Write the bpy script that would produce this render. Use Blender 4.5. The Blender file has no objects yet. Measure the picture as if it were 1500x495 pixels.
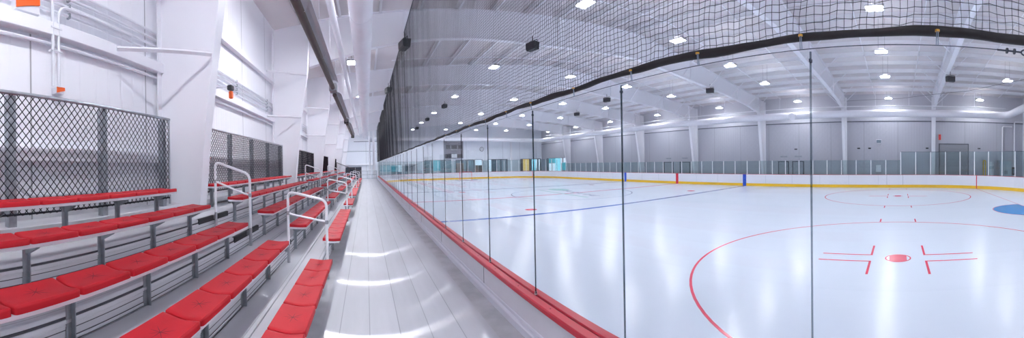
import bpy, math, random
import numpy as np
from mathutils import Vector, Matrix
random.seed(7)
S = 0.3048                       # the scene is laid out in feet and built in metres
sc = bpy.context.scene
COL = sc.collection
PI = math.pi
ORD = ['first','second','third','fourth','fifth','sixth','seventh','eighth','ninth','tenth','eleventh','twelfth','thirteenth','fourteenth','fifteenth','sixteenth','seventeenth','eighteenth','nineteenth','twentieth']
def ordinal(i):
    if i < 20: return ORD[i]
    tens = {20:'twenty',30:'thirty',40:'forty',50:'fifty'}
    n = i+1; t, u = n//10*10, n % 10
    if u == 0: return {20:'twentieth',30:'thirtieth',40:'fortieth',50:'fiftieth'}[t]
    return tens[t]+'-'+ORD[u-1]

# ------------------------------------------------------------------ materials
def mat(name, col, rough=.5, metal=0., spec=.5, noise=0., nscale=3., bump=0., bscale=20., stretch=(1,1,1), aniso=0.):
    m = bpy.data.materials.new(name); m.use_nodes = True
    nt = m.node_tree; b = nt.nodes['Principled BSDF']
    b.inputs['Base Color'].default_value = (*col, 1)
    b.inputs['Roughness'].default_value = rough
    b.inputs['Metallic'].default_value = metal
    b.inputs['Specular IOR Level'].default_value = spec
    tc = nt.nodes.new('ShaderNodeTexCoord')
    if noise or bump:
        mp = nt.nodes.new('ShaderNodeMapping'); mp.inputs['Scale'].default_value = stretch
        nt.links.new(tc.outputs['Object'], mp.inputs['Vector'])
    if noise:
        n = nt.nodes.new('ShaderNodeTexNoise'); n.inputs['Scale'].default_value = nscale; n.inputs['Detail'].default_value = 4
        nt.links.new(mp.outputs[0], n.inputs['Vector'])
        mr = nt.nodes.new('ShaderNodeMapRange'); mr.inputs['From Min'].default_value = .3; mr.inputs['From Max'].default_value = .7
        mr.inputs['To Min'].default_value = 1-noise; mr.inputs['To Max'].default_value = 1+noise*.4
        nt.links.new(n.outputs['Fac'], mr.inputs['Value'])
        mx = nt.nodes.new('ShaderNodeVectorMath'); mx.operation = 'SCALE'; mx.inputs[0].default_value = col
        nt.links.new(mr.outputs[0], mx.inputs['Scale']); nt.links.new(mx.outputs[0], b.inputs['Base Color'])
    if bump:
        n2 = nt.nodes.new('ShaderNodeTexNoise'); n2.inputs['Scale'].default_value = bscale
        nt.links.new(mp.outputs[0], n2.inputs['Vector'])
        bp = nt.nodes.new('ShaderNodeBump'); bp.inputs['Strength'].default_value = bump; bp.inputs['Distance'].default_value = .01
        nt.links.new(n2.outputs['Fac'], bp.inputs['Height']); nt.links.new(bp.outputs[0], b.inputs['Normal'])
    if aniso:
        b.inputs['Anisotropic'].default_value = aniso
        cx = nt.nodes.new('ShaderNodeCombineXYZ'); cx.inputs[1].default_value = 1
        nt.links.new(cx.outputs[0], b.inputs['Tangent'])
    return m
def emit(name, col, st):
    m = bpy.data.materials.new(name); m.use_nodes = True
    b = m.node_tree.nodes['Principled BSDF']
    b.inputs['Base Color'].default_value = (*col, 1)
    b.inputs['Emission Color'].default_value = (*col, 1); b.inputs['Emission Strength'].default_value = st
    return m
def glass(name, tint, refl=1.0, ior=1.45):
    m = bpy.data.materials.new(name); m.use_nodes = True; nt = m.node_tree
    nt.nodes.remove(nt.nodes['Principled BSDF']); out = nt.nodes['Material Output']
    t = nt.nodes.new('ShaderNodeBsdfTransparent'); t.inputs[0].default_value = (*tint, 1)
    g = nt.nodes.new('ShaderNodeBsdfGlossy'); g.inputs['Roughness'].default_value = .01
    f = nt.nodes.new('ShaderNodeLayerWeight'); f.inputs['Blend'].default_value = .5
    pw = nt.nodes.new('ShaderNodeMath'); pw.operation = 'POWER'; pw.inputs[1].default_value = 5; nt.links.new(f.outputs['Facing'], pw.inputs[0])
    mu = nt.nodes.new('ShaderNodeMath'); mu.operation = 'MULTIPLY_ADD'; mu.inputs[1].default_value = .96*refl; mu.inputs[2].default_value = .04*refl
    mx = nt.nodes.new('ShaderNodeMixShader')
    nt.links.new(pw.outputs[0], mu.inputs[0]); nt.links.new(mu.outputs[0], mx.inputs[0])
    nt.links.new(t.outputs[0], mx.inputs[1]); nt.links.new(g.outputs[0], mx.inputs[2]); nt.links.new(mx.outputs[0], out.inputs[0])
    return m
def ribbed(name, col, axis, period, depth=.5, rough=.55, line=.0, seam=0., noise=0.):
    """panel metal with shallow vertical ribs (bump) and thin darker seams"""
    m = mat(name, col, rough); nt = m.node_tree; b = nt.nodes['Principled BSDF']
    tc = [n for n in nt.nodes if n.type == 'TEX_COORD'][0]
    sp = nt.nodes.new('ShaderNodeSeparateXYZ'); nt.links.new(tc.outputs['Object'], sp.inputs[0])
    def frac(per):
        d = nt.nodes.new('ShaderNodeMath'); d.operation = 'DIVIDE'; d.inputs[1].default_value = per
        nt.links.new(sp.outputs[axis], d.inputs[0])
        f = nt.nodes.new('ShaderNodeMath'); f.operation = 'FRACT'; nt.links.new(d.outputs[0], f.inputs[0]); return f
    f = frac(period)
    pp = nt.nodes.new('ShaderNodeMath'); pp.operation = 'PINGPONG'; pp.inputs[1].default_value = .5; nt.links.new(f.outputs[0], pp.inputs[0])
    mr = nt.nodes.new('ShaderNodeMapRange'); mr.inputs['From Min'].default_value = .04; mr.inputs['From Max'].default_value = .1
    nt.links.new(pp.outputs[0], mr.inputs['Value'])
    bp = nt.nodes.new('ShaderNodeBump'); bp.inputs['Strength'].default_value = depth; bp.inputs['Distance'].default_value = .01
    nt.links.new(mr.outputs[0], bp.inputs['Height']); nt.links.new(bp.outputs[0], b.inputs['Normal'])
    if seam:
        f2 = frac(seam); c = nt.nodes.new('ShaderNodeMath'); c.operation = 'LESS_THAN'; c.inputs[1].default_value = line/seam
        nt.links.new(f2.outputs[0], c.inputs[0])
        mx = nt.nodes.new('ShaderNodeMix'); mx.data_type = 'RGBA'
        mx.inputs['A'].default_value = (*col, 1); mx.inputs['B'].default_value = (*[c_*.45 for c_ in col], 1)
        nt.links.new(c.outputs[0], mx.inputs['Factor']); nt.links.new(mx.outputs['Result'], b.inputs['Base Color'])
    return m
def plank_mat(name, col, period, rough, metal, aniso, off=0.):
    """brushed aluminium deck: seams and fine grooves run along X"""
    m = mat(name, col, rough, metal, aniso=aniso); nt = m.node_tree; b = nt.nodes['Principled BSDF']
    tc = [n for n in nt.nodes if n.type == 'TEX_COORD'][0]
    sp = nt.nodes.new('ShaderNodeSeparateXYZ'); nt.links.new(tc.outputs['Object'], sp.inputs[0])
    a = nt.nodes.new('ShaderNodeMath'); a.operation = 'ADD'; a.inputs[1].default_value = off; nt.links.new(sp.outputs[1], a.inputs[0])
    d = nt.nodes.new('ShaderNodeMath'); d.operation = 'DIVIDE'; d.inputs[1].default_value = period; nt.links.new(a.outputs[0], d.inputs[0])
    f = nt.nodes.new('ShaderNodeMath'); f.operation = 'FRACT'; nt.links.new(d.outputs[0], f.inputs[0])
    l = nt.nodes.new('ShaderNodeMath'); l.operation = 'LESS_THAN'; l.inputs[1].default_value = .03; nt.links.new(f.outputs[0], l.inputs[0])
    fl = nt.nodes.new('ShaderNodeMath'); fl.operation = 'FLOOR'; nt.links.new(d.outputs[0], fl.inputs[0])
    wn = nt.nodes.new('ShaderNodeTexWhiteNoise'); wn.noise_dimensions = '1D'; nt.links.new(fl.outputs[0], wn.inputs['W'])
    ns = nt.nodes.new('ShaderNodeTexNoise'); ns.inputs['Scale'].default_value = 2.5; ns.inputs['Detail'].default_value = 5
    mp = nt.nodes.new('ShaderNodeMapping'); mp.inputs['Scale'].default_value = (.35, 3, 1)
    nt.links.new(tc.outputs['Object'], mp.inputs[0]); nt.links.new(mp.outputs[0], ns.inputs['Vector'])
    s1 = nt.nodes.new('ShaderNodeMath'); s1.operation = 'MULTIPLY_ADD'; s1.inputs[1].default_value = .1; s1.inputs[2].default_value = .88
    nt.links.new(wn.outputs[0], s1.inputs[0])
    s2 = nt.nodes.new('ShaderNodeMath'); s2.operation = 'MULTIPLY_ADD'; s2.inputs[1].default_value = .22; nt.links.new(ns.outputs['Fac'], s2.inputs[0]); nt.links.new(s1.outputs[0], s2.inputs[2])
    s3 = nt.nodes.new('ShaderNodeMath'); s3.operation = 'MULTIPLY_ADD'; s3.inputs[1].default_value = -.35; nt.links.new(l.outputs[0], s3.inputs[0]); nt.links.new(s2.outputs[0], s3.inputs[2])
    v = nt.nodes.new('ShaderNodeVectorMath'); v.operation = 'SCALE'; v.inputs[0].default_value = col; nt.links.new(s3.outputs[0], v.inputs['Scale'])
    nt.links.new(v.outputs[0], b.inputs['Base Color'])
    b.inputs['Specular IOR Level'].default_value = .2
    g = nt.nodes.new('ShaderNodeBsdfAnisotropic'); g.inputs['Color'].default_value = (.92,.92,.95,1)
    g.inputs['Roughness'].default_value = .15; g.inputs['Anisotropy'].default_value = .90
    tx = nt.nodes.new('ShaderNodeCombineXYZ'); tx.inputs[0].default_value = 1; nt.links.new(tx.outputs[0], g.inputs['Tangent'])
    mx = nt.nodes.new('ShaderNodeMixShader'); mx.inputs[0].default_value = .09
    out = nt.nodes['Material Output']
    nt.links.new(b.outputs[0], mx.inputs[1]); nt.links.new(g.outputs[0], mx.inputs[2]); nt.links.new(mx.outputs[0], out.inputs[0])
    return m

M = dict(
 white_paint=mat('white_painted_steel', (.86,.86,.91), .42),
 wall=ribbed('white_wall_panel', (.86,.86,.91), 0, .30, .35, .5, .025, 2.44),
 far_wall=ribbed('grey_wall_panel', (.45,.455,.52), 0, .25, .5, .5, .02, 3.0),
 far_upper=ribbed('pale_upper_wall_panel', (.56,.56,.62), 0, .25, .5, .5),
 end_wall=ribbed('white_end_wall_panel', (.80,.83,.90), 1, .30, .3, .5, .03, 3.2),
 end_upper=ribbed('pale_end_wall_band', (.80,.82,.88), 1, .30, .3, .5),
 ceiling=mat('roof_insulation_facing', (.70,.665,.68), .7, noise=.05, nscale=.5),
 purlin=mat('white_roof_steel', (.89,.89,.93), .5),
 duct=mat('white_duct_fabric', (.88,.88,.94), .6, noise=.04, nscale=1.5, bump=.15, bscale=3),
 ice=mat('ice', (.73,.80,.91), .225, spec=.27, noise=.03, nscale=.35, bump=.012, bscale=1.2),
 red_line=mat('red_ice_paint', (.80,.07,.13), .2), blue_line=mat('blue_ice_paint', (.04,.14,.55), .2),
 pale_red=mat('thin_red_ice_paint', (.72,.22,.30), .2),
 crease=mat('light_blue_ice_paint', (.02,.28,.70), .2), logo_green=mat('green_ice_paint', (.40,.62,.60), .25), logo_dark=mat('slate_ice_paint', (.24,.31,.42), .25),
 board=mat('white_board_plastic', (.80,.81,.88), .35, noise=.02, nscale=1), board_out=mat('grey_white_board_back', (.80,.79,.84), .5, noise=.05, nscale=2),
 cap=mat('red_cap_plastic', (.62,.02,.045), .38), cap_dark=mat('dark_red_groove', (.16,.01,.02), .5), kick=mat('yellow_kick_plastic', (.90,.55,.02), .4),
 stripe_red=mat('red_board_stripe', (.75,.02,.06), .4), stripe_blue=mat('blue_board_stripe', (.02,.10,.60), .4),
 alu=plank_mat('brushed_aluminium_deck', (.47,.475,.515), .30, .5, 0, 0),
 alu_step=plank_mat('aluminium_footboard', (.64,.645,.69), .285, .5, 0, 0, .05),
 alu_riser=mat('aluminium_riser', (.78,.79,.83), .36, .35, noise=.08, nscale=2, stretch=(.3,3,6)),
 groove_shade=mat('painted_groove_shade', (.10,.10,.12), .5, .5),
 concrete=mat('concrete', (.47,.47,.50), .75, noise=.18, nscale=4, bump=.1, bscale=30),
 steel=mat('galvanised_steel', (.42,.45,.49), .42, .7, noise=.2, nscale=12), seat_plank=mat('anodised_seat_plank', (.86,.87,.91), .4, .35),
 pad=mat('red_plastic_seat', (.52,.010,.020), .5, spec=.3, noise=.06, nscale=8, bump=.05, bscale=90), pad_dark=mat('seat_crease', (.14,.0,.01), .6),
 screw=mat('screw_steel', (.75,.7,.7), .25, .9),
 rail=mat('white_handrail_paint', (.90,.90,.94), .28), clamp=mat('clamp_steel', (.45,.46,.5), .35, .8),
 wire=mat('black_chain_link', (.012,.012,.02), .5, spec=.2), net=mat('black_netting', (.012,.012,.018), .8), hem=mat('black_net_hem', (.022,.020,.022), .6, noise=.3, nscale=10, bump=.3, bscale=12),
 cable=mat('dark_steel_cable', (.07,.08,.11), .4, .6), brass=mat('brass_snap', (.75,.42,.08), .3, .8), cord=mat('slate_cord', (.30,.38,.48), .5),
 rubber=mat('black_rubber', (.02,.02,.025), .7), speaker=mat('charcoal_speaker', (.035,.04,.045), .55),
 glass=glass('clear_rink_glass', (.985,.992,.992), .35), glass_far=glass('green_tinted_rink_glass', (.84,.91,.915), .8), edge=mat('dark_glass_edge', (.05,.07,.09), .25), edge_near=glass('glass_edge_line', (.52,.57,.60), .4),
 stanchion=mat('pale_stanchion', (.88,.90,.93), .4), heater=mat('heater_tube_brown', (.085,.06,.055), .5, .2, noise=.2, nscale=6), reflector=mat('polished_reflector', (.80,.82,.88), .35, .3),
 conduit=mat('white_conduit', (.76,.77,.82), .4), orange=mat('orange_cover', (.85,.13,.015), .45), brown_pipe=mat('grey_bracket', (.35,.35,.38), .4, .5),
 light=emit('high_bay_diffuser', (.94,.96,1), 64), light_near=emit('walkway_bay_diffuser', (.94,.96,1), 175), ceiling_fill=emit('added_ceiling_fill', (1,.99,1), 8), housing=mat('light_housing', (.75,.75,.8), .5),
 door=mat('grey_door', (.36,.38,.43), .5), door_frame=mat('dark_door_frame', (.10,.11,.14), .5), roller=ribbed('grey_overhead_door', (.27,.28,.32), 2, .55, .5, .5),
 score=mat('slate_scoreboard', (.17,.17,.21), .5), score_white=mat('scoreboard_white', (.75,.78,.82), .5), dark_pane=mat('dark_window_pane', (.05,.055,.075), .12),
 clock=mat('clock_face', (.75,.77,.82), .4), black=mat('black_plastic', (.03,.03,.04), .5), yellow=mat('yellow_plastic', (.75,.50,.03), .45), silver=mat('silver_wrap', (.6,.62,.66), .35, .5),
 teal=emit('teal_lit_pane', (.10,.42,.52), .22), teal_bright=emit('bright_teal_pane', (.28,.66,.80), .38), warm=emit('warm_lit_pane', (.75,.52,.18), .25), tan=mat('tan_panel', (.42,.30,.26), .6),
 slate=mat('slate_pane', (.20,.25,.30), .2), pale_pane=emit('pale_lit_pane', (.70,.80,.92), .3), brownish=mat('brown_room', (.22,.18,.16), .5), grey_pane=mat('grey_pane', (.42,.50,.56), .2),
)

# ------------------------------------------------------------------ mesh builder
class MB:
    def __init__(s): s.v=[]; s.f=[]; s.m=[]; s.mi=0
    def add(s, vs, fs):
        o=len(s.v); s.v+= [tuple(p) for p in vs]; s.f += [tuple(i+o for i in f) for f in fs]; s.m += [s.mi]*len(fs); return s
    def box(s, x0,y0,z0,x1,y1,z1):
        x0,x1=sorted((x0,x1)); y0,y1=sorted((y0,y1)); z0,z1=sorted((z0,z1))
        return s.add([(x0,y0,z0),(x1,y0,z0),(x1,y1,z0),(x0,y1,z0),(x0,y0,z1),(x1,y0,z1),(x1,y1,z1),(x0,y1,z1)],
              [(0,3,2,1),(4,5,6,7),(0,1,5,4),(1,2,6,5),(2,3,7,6),(3,0,4,7)])
    def bbox(s, x0,y0,z0,x1,y1,z1,b):
        """box with chamfered edges along all directions"""
        x0,x1=sorted((x0,x1)); y0,y1=sorted((y0,y1)); z0,z1=sorted((z0,z1)); b=min(b,(x1-x0)/2.1,(y1-y0)/2.1,(z1-z0)/2.1)
        ring=lambda i,z:[(x0+i+b,y0+i,z),(x1-i-b,y0+i,z),(x1-i,y0+i+b,z),(x1-i,y1-i-b,z),(x1-i-b,y1-i,z),(x0+i+b,y1-i,z),(x0+i,y1-i-b,z),(x0+i,y0+i+b,z)]
        vs=ring(b,z0)+ring(0,z0+b)+ring(0,z1-b)+ring(b,z1); fs=[tuple(range(7,-1,-1)),tuple(range(24,32))]
        for r in range(3):
            for k in range(8): fs.append((r*8+k,r*8+(k+1)%8,r*8+8+(k+1)%8,r*8+8+k))
        return s.add(vs,fs)
    def tube(s, pts, r, n=8, caps=True, closed=False):
        pts=[Vector(p) for p in pts]; N=len(pts); vs=[]; fs=[]
        rr = r if isinstance(r,(list,tuple)) else [r]*N
        T=[]
        for i in range(N):
            a=pts[i-1] if (i>0 or closed) else pts[i]; b=pts[(i+1)%N] if (i<N-1 or closed) else pts[i]
            t=(b-a); T.append(t.normalized() if t.length>1e-9 else Vector((0,0,1)))
        u=T[0].cross(Vector((0,0,1)));
        if u.length<.1: u=T[0].cross(Vector((0,1,0)))
        u.normalize()
        for i in range(N):
            u=(u-T[i]*u.dot(T[i])).normalized(); w=T[i].cross(u)
            for k in range(n):
                a=2*PI*k/n; vs.append(pts[i]+(u*math.cos(a)+w*math.sin(a))*rr[i])
        for i in range(N if closed else N-1):
            j=(i+1)%N
            for k in range(n): fs.append((i*n+k,i*n+(k+1)%n,j*n+(k+1)%n,j*n+k))
        if caps and not closed: fs += [tuple(range(n-1,-1,-1)), tuple((N-1)*n+k for k in range(n))]
        return s.add(vs,fs)
    def extr(s, poly, axis, a, b):
        """extrude a 2-D polygon; axis 'x': poly in (y,z); 'y': (x,z); 'z': (x,y)"""
        n=len(poly)
        def P(p,t): return {'x':(t,p[0],p[1]),'y':(p[0],t,p[1]),'z':(p[0],p[1],t)}[axis]
        vs=[P(p,a) for p in poly]+[P(p,b) for p in poly]
        fs=[tuple(range(n-1,-1,-1)),tuple(range(n,2*n))]+[(k,(k+1)%n,n+(k+1)%n,n+k) for k in range(n)]
        return s.add(vs,fs)
    def sweep(s, path, prof, normals):
        """prof points (offset along outward normal, z); path 2-D"""
        n=len(prof); vs=[]; fs=[]
        for (x,y),(nx,ny) in zip(path,normals):
            for (d,z) in prof: vs.append((x+nx*d,y+ny*d,z))
        for i in range(len(path)-1):
            for k in range(n): fs.append((i*n+k,i*n+(k+1)%n,(i+1)*n+(k+1)%n,(i+1)*n+k))
        fs += [tuple(range(n-1,-1,-1)), tuple((len(path)-1)*n+k for k in range(n))]
        return s.add(vs,fs)
    def disc(s,cx,cy,z0,z1,r,n=48):
        return s.extr([(cx+r*math.cos(2*PI*k/n),cy+r*math.sin(2*PI*k/n)) for k in range(n)],'z',z0,z1)
    def ring(s,cx,cy,z0,z1,r0,r1,a0=0,a1=2*PI,n=96):
        vs=[];fs=[]
        for k in range(n+1):
            a=a0+(a1-a0)*k/n; c,q=math.cos(a),math.sin(a)
            vs+=[(cx+r0*c,cy+r0*q,z0),(cx+r1*c,cy+r1*q,z0),(cx+r1*c,cy+r1*q,z1),(cx+r0*c,cy+r0*q,z1)]
        for k in range(n):
            o=k*4
            for j in range(4): fs.append((o+j,o+(j+1)%4,o+4+(j+1)%4,o+4+j))
        return s.add(vs,fs)
    def mesh(s, name, mats, smooth=False, origin=(0,0,0)):
        me=bpy.data.meshes.new(name); ox,oy,oz=origin
        me.from_pydata([((x-ox)*S,(y-oy)*S,(z-oz)*S) for x,y,z in s.v],[],s.f)
        for m in (mats if isinstance(mats,(list,tuple)) else [mats]): me.materials.append(M[m] if isinstance(m,str) else m)
        me.polygons.foreach_set('material_index', s.m)
        import bmesh
        bm=bmesh.new(); bm.from_mesh(me); bmesh.ops.recalc_face_normals(bm, faces=bm.faces); bm.to_mesh(me); bm.free()
        if smooth:
            me.polygons.foreach_set('use_smooth',[True]*len(me.polygons)); me.set_sharp_from_angle(angle=math.radians(40))
        me.update(); return me
    def build(s, name, mats, parent=None, smooth=False, origin=None, **tags):
        """origin in feet, in the parent's local frame"""
        o=origin or (0,0,0)
        ob=bpy.data.objects.new(name, s.mesh(name,mats,smooth,o)); COL.objects.link(ob)
        ob.location=(o[0]*S,o[1]*S,o[2]*S)
        if parent: ob.parent=parent
        tag(ob,**tags); return ob
def tag(o,label=None,cat=None,group=None,kind=None):
    if label: o['label']=label
    if cat: o['category']=cat
    if group: o['group']=group
    if kind: o['kind']=kind
    return o
def thing(name, loc, label, cat, group=None, rz=0):
    o=bpy.data.objects.new(name,None); COL.objects.link(o); o.empty_display_size=.2
    o.location=[c*S for c in loc]; o.rotation_euler=(0,0,rz); return tag(o,label,cat,group)
def put(name, me, parent, loc=(0,0,0), rz=0):
    o=bpy.data.objects.new(name,me); COL.objects.link(o); o.parent=parent; o.location=[c*S for c in loc]; o.rotation_euler=(0,0,rz); return o
def struct(mb,name,mats,smooth=False): return mb.build(name,mats,None,smooth,kind='structure')
def copy_tree(o,parent=None):
    c=o.copy(); COL.objects.link(c)
    if parent: c.parent=parent
    for ch in [x for x in KIDS.get(o.name,[])]: copy_tree(ch,c)
    return c
KIDS={}
def index_kids(*roots):
    for o in list(COL.objects):
        if o.parent: 
            L=KIDS.setdefault(o.parent.name,[])
            if o not in L: L.append(o)
def arc(c,r,a0,a1,n=6): return [(c[0]+r*math.cos(a0+(a1-a0)*k/n),c[1]+r*math.sin(a0+(a1-a0)*k/n)) for k in range(n+1)]
def rounded(pts, r, n=5):
    """round the corners of a 3-D polyline"""
    pts=[Vector(p) for p in pts]; out=[pts[0]]
    for i in range(1,len(pts)-1):
        a=(pts[i-1]-pts[i]); b=(pts[i+1]-pts[i]); d=min(r,a.length/2,b.length/2); p0=pts[i]+a.normalized()*d; p1=pts[i]+b.normalized()*d
        for k in range(n+1):
            t=k/n; out.append(p0*(1-t)**2+pts[i]*2*t*(1-t)+p1*t*t)
    out.append(pts[-1]); return out

# ------------------------------------------------------------------ key dimensions (feet)
YB=5.286                 # ice-side face of the near boards
YF=YB+85
XL,XR,RC=-169.,31.,28.
FZ=2.2                   # walkway level above the ice
YW0,YW1=-12.1,98.3
XW0,XW1=-172.,38.
def roof(y): return 25.7+4.3*(1-abs(y-43)/55.)
NEARX=lambda k: -17.2-25.4*k
FARX=lambda k: -15.2-25.4*k

# ------------------------------------------------------------------ room shell
b=MB(); b.box(XW0-1,YW0-1,-1,XW1+1,YW1+1,-.03); struct(b,'floor','concrete')
b=MB(); b.box(XW0-1,YW0-.5,-1,XW1+1,YW0,27.5); struct(b,'wall_left','wall')
b=MB(); b.box(XW0-1,YW1,-1,XW1+1,YW1+.5,18.6); struct(b,'wall_far','far_wall')
b=MB(); b.box(XW0-1,YW1+.02,18.6,XW1+1,YW1+.5,27.5); struct(b,'wall_far_upper','far_upper')
b=MB(); b.box(XW0-.5,YW0,-1,XW0,YW1,20.2); struct(b,'wall_end','end_wall')
b=MB(); b.extr([(YW0,20.2),(YW1,20.2),(YW1,roof(YW1)+.9),(43,30.9),(YW0,roof(YW0)+.9)],'x',XW0-.5,XW0); struct(b,'wall_end_upper','end_upper')
b=MB(); b.extr([(YW0,-1),(YW1,-1),(YW1,roof(YW1)+.9),(43,30.9),(YW0,roof(YW0)+.9)],'x',XW1,XW1+.5); struct(b,'wall_right','end_upper')
b=MB(); b.extr([(YW0-1,roof(YW0-1)+.75),(43,30.75),(YW1+1,roof(YW1+1)+.75),(YW1+1,roof(YW1+1)+1.3),(43,31.3),(YW0-1,roof(YW0-1)+1.3)],'x',XW0-1,XW1+1); struct(b,'ceiling','ceiling')
b=MB(); b.box(XW0,YW1-.12,18.45,XW1,YW1,18.72); struct(b,'trim_1','door_frame')
b=MB(); b.box(XW0,YW0+6,20.1,XW0+.15,YW1,20.35); struct(b,'trim_2','door_frame')

# ------------------------------------------------------------------ walkway
b=MB(); b.box(-144.2,-1.62,FZ-.25,14,3.92,FZ); struct(b,'floor_walkway','alu')
b=MB(); b.box(-144.2,3.92,-.03,14,4.62,FZ-.012); struct(b,'floor_walkway_curb','concrete')
b=MB(); b.box(-144.2,-2.45,-.03,14,-1.62,FZ-.02); struct(b,'floor_bench_strip','concrete')
b=MB(); b.box(-144.3,-12,-.03,-144.2,4.62,FZ-.02); struct(b,'floor_walkway_end','concrete')

# ------------------------------------------------------------------ ice with its paint
def rounded_rink(off, n=14):
    x0,x1,y0,y1,r=XL-off,XR+off,YB-off,YF+off,RC+off
    p=[]
    for (cx,cy,a) in ((x1-r,y0+r,-PI/2),(x1-r,y1-r,0),(x0+r,y1-r,PI/2),(x0+r,y0+r,PI)):
        p+= [(cx+r*math.cos(a+PI/2*k/n),cy+r*math.sin(a+PI/2*k/n)) for k in range(n+1)]
    return p
b=MB(); b.extr(rounded_rink(0),'z',-.028,0); ice=struct(b,'floor_ice','ice')
EP=.006
def paint(name,mb,m,z=EP,**k): return mb.build(name,m,ice,**k)
def corner_y(x):                 # board line where a goal line meets the corner
    d=max(0,(x-(XR-RC)) if x>0 else ((XL+RC)-x)); return RC-math.sqrt(RC*RC-d*d)
for x in (20,-158):
    c=corner_y(x); b=MB(); b.box(x-.08,YB+c,0,x+.08,YF-c,EP); paint('goal_line',b,'pale_red')
for x in (-44,-94): b=MB(); b.box(x-.5,YB,0,x+.5,YF,EP); paint('blue_line',b,'blue_line')
b=MB(); b.box(-69.5,YB,0,-68.5,YF,EP); paint('centre_red_line',b,'pale_red')
b=MB(); b.ring(-69,YB+42.5,0,EP*1.3,14.83,15); paint('centre_circle',b,'blue_line')
for (x,yr) in ((0,20.5),(0,64.5),(-138,20.5),(-138,64.5)):
    b=MB(); b.ring(x,YB+yr,0,EP*1.3,14.83,15)
    for sy in (-1,1):
        for sx in (-1,1):
            b.box(x+sx*2.05,YB+yr+sy*15,0,x+sx*2.22,YB+yr+sy*17,EP*1.3)
    paint('faceoff_circle',b,'red_line')
    b=MB()
    for sx in (-1,1):
        for sy in (-1,1):
            b.box(x+sx*2.0,YB+yr+sy*.75,0,x+sx*6.0,YB+yr+sy*.92,EP*1.3); b.box(x+sx*2.0,YB+yr+sy*.92,0,x+sx*2.17,YB+yr+sy*3.7,EP*1.3)
    paint('faceoff_hash_marks',b,'red_line')
    b=MB(); b.ring(x,YB+yr,0,EP*1.3,.9,1.0,n=48)
    b.extr([(x+math.cos(a)*.92 if abs(math.cos(a))*.92<.66 else x+math.copysign(.66,math.cos(a)),YB+yr+math.sin(a)*.92) for a in [2*PI*k/48 for k in range(48)]],'z',0,EP*1.3)
    paint('faceoff_spot',b,'red_line')
for x in (-49,-89):
    for yr in (20.5,64.5): b=MB(); b.disc(x,YB+yr,0,EP*1.3,1.0); paint('neutral_spot',b,'red_line')
b=MB(); b.disc(-69,YB+42.5,0,EP*1.6,.5); paint('centre_spot',b,'blue_line')
for x,sg in ((20,-1),(-158,1)):
    a0=PI/2 if sg<0 else -PI/2
    b=MB(); b.extr([(x+5.9*math.cos(a0+PI*k/32),YB+42.5+5.9*math.sin(a0+PI*k/32)) for k in range(33)],'z',0,EP*.8); paint('goal_crease',b,'crease')
    b=MB(); b.ring(x,YB+42.5,0,EP*1.3,5.85,6.0,a0,a0+PI,48); paint('crease_outline',b,'pale_red')
# faded club mark painted at centre ice: two leaning strokes of paint and a green oval
b=MB(); b.extr([(-80.5+3.8*math.cos(2*PI*k/28),YB+46+2.6*math.sin(2*PI*k/28)) for k in range(28)],'z',0,EP*1.8); paint('centre_logo_oval',b,'logo_green')
b=MB()
for k in range(17):
    x=-77.5+k*1.12; y=51.2-k*.22
    if k in (5,11): continue
    h=1.9-(k%3)*.35
    b.box(x-.22,y-h/2,0,x+.12,y+h/2,EP*1.8)
    if k%2==0: b.box(x-.2,y+h/2-.3,0,x+.85,y+h/2,EP*1.8)
    if k%3!=1: b.box(x-.2,y-h/2,0,x+.8,y-h/2+.28,EP*1.8)
paint('centre_logo_lettering',b,'logo_dark')
b=MB(); b.extr([(-82.5,46.0),(-58,44.0),(-58,44.8),(-82.5,46.7)],'z',0,EP*1.8); paint('centre_logo_underline',b,'logo_green')

# ------------------------------------------------------------------ near boards
root=thing('near_dasher_boards',(-69,YB,0),'white rink boards with a red cap rail running beside the walkway','boards')
def lb(**k): return MB()
ox,oy=-69,YB
b=MB(); b.box(-141-ox,0,-.0,3-ox,-.04,3.3); b.build('ice_side_panel','board',root)
b=MB(); b.box(-141-ox,-.04,.0,3-ox,-.50,.3); b.box(-141-ox,-.04,3.0,3-ox,-.5,3.32); b.box(-141-ox,-.5,0,3-ox,-.56,3.32)
b.build('outer_panel','board_out',root)
sm=MB().box(-.015,-.555,2.5,.015,-.566,3.32).mesh('panel_seam','black')
for k in range(17): put('panel_seam',sm,root,(-5.3-8*k-ox,0,0))
b=MB(); b.bbox(-141-ox,.0,3.32,3-ox,-.29,3.5,.03); b.build('inner_cap','cap',root)
b=MB(); b.bbox(-141-ox,-.33,3.32,3-ox,-.62,3.5,.03); b.build('outer_cap','cap',root)
b=MB(); b.box(-141-ox,-.27,3.33,3-ox,-.35,3.455); b.build('cap_groove','cap_dark',root)
b=MB(); b.extr([(-.56,2.1),(-.67,2.1),(-.67,2.42),(-.64,2.46),(-.56,2.47)],'x',-141-ox,3-ox); b.bbox(-141-ox,-.56,2.50,3-ox,-.60,2.62,.01); b.build('kick_ledge','board',root)
b=MB(); b.box(-141-ox,0,0,3-ox,.04,.7); b.build('kick_plate','kick',root)
sm=MB().disc(0,-.47,3.498,3.506,.022,8).mesh('cap_bolt','cap_dark')
for k in range(0,69): put('cap_bolt',sm,root,(2.2-2.06*k-ox,0,0))

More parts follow.
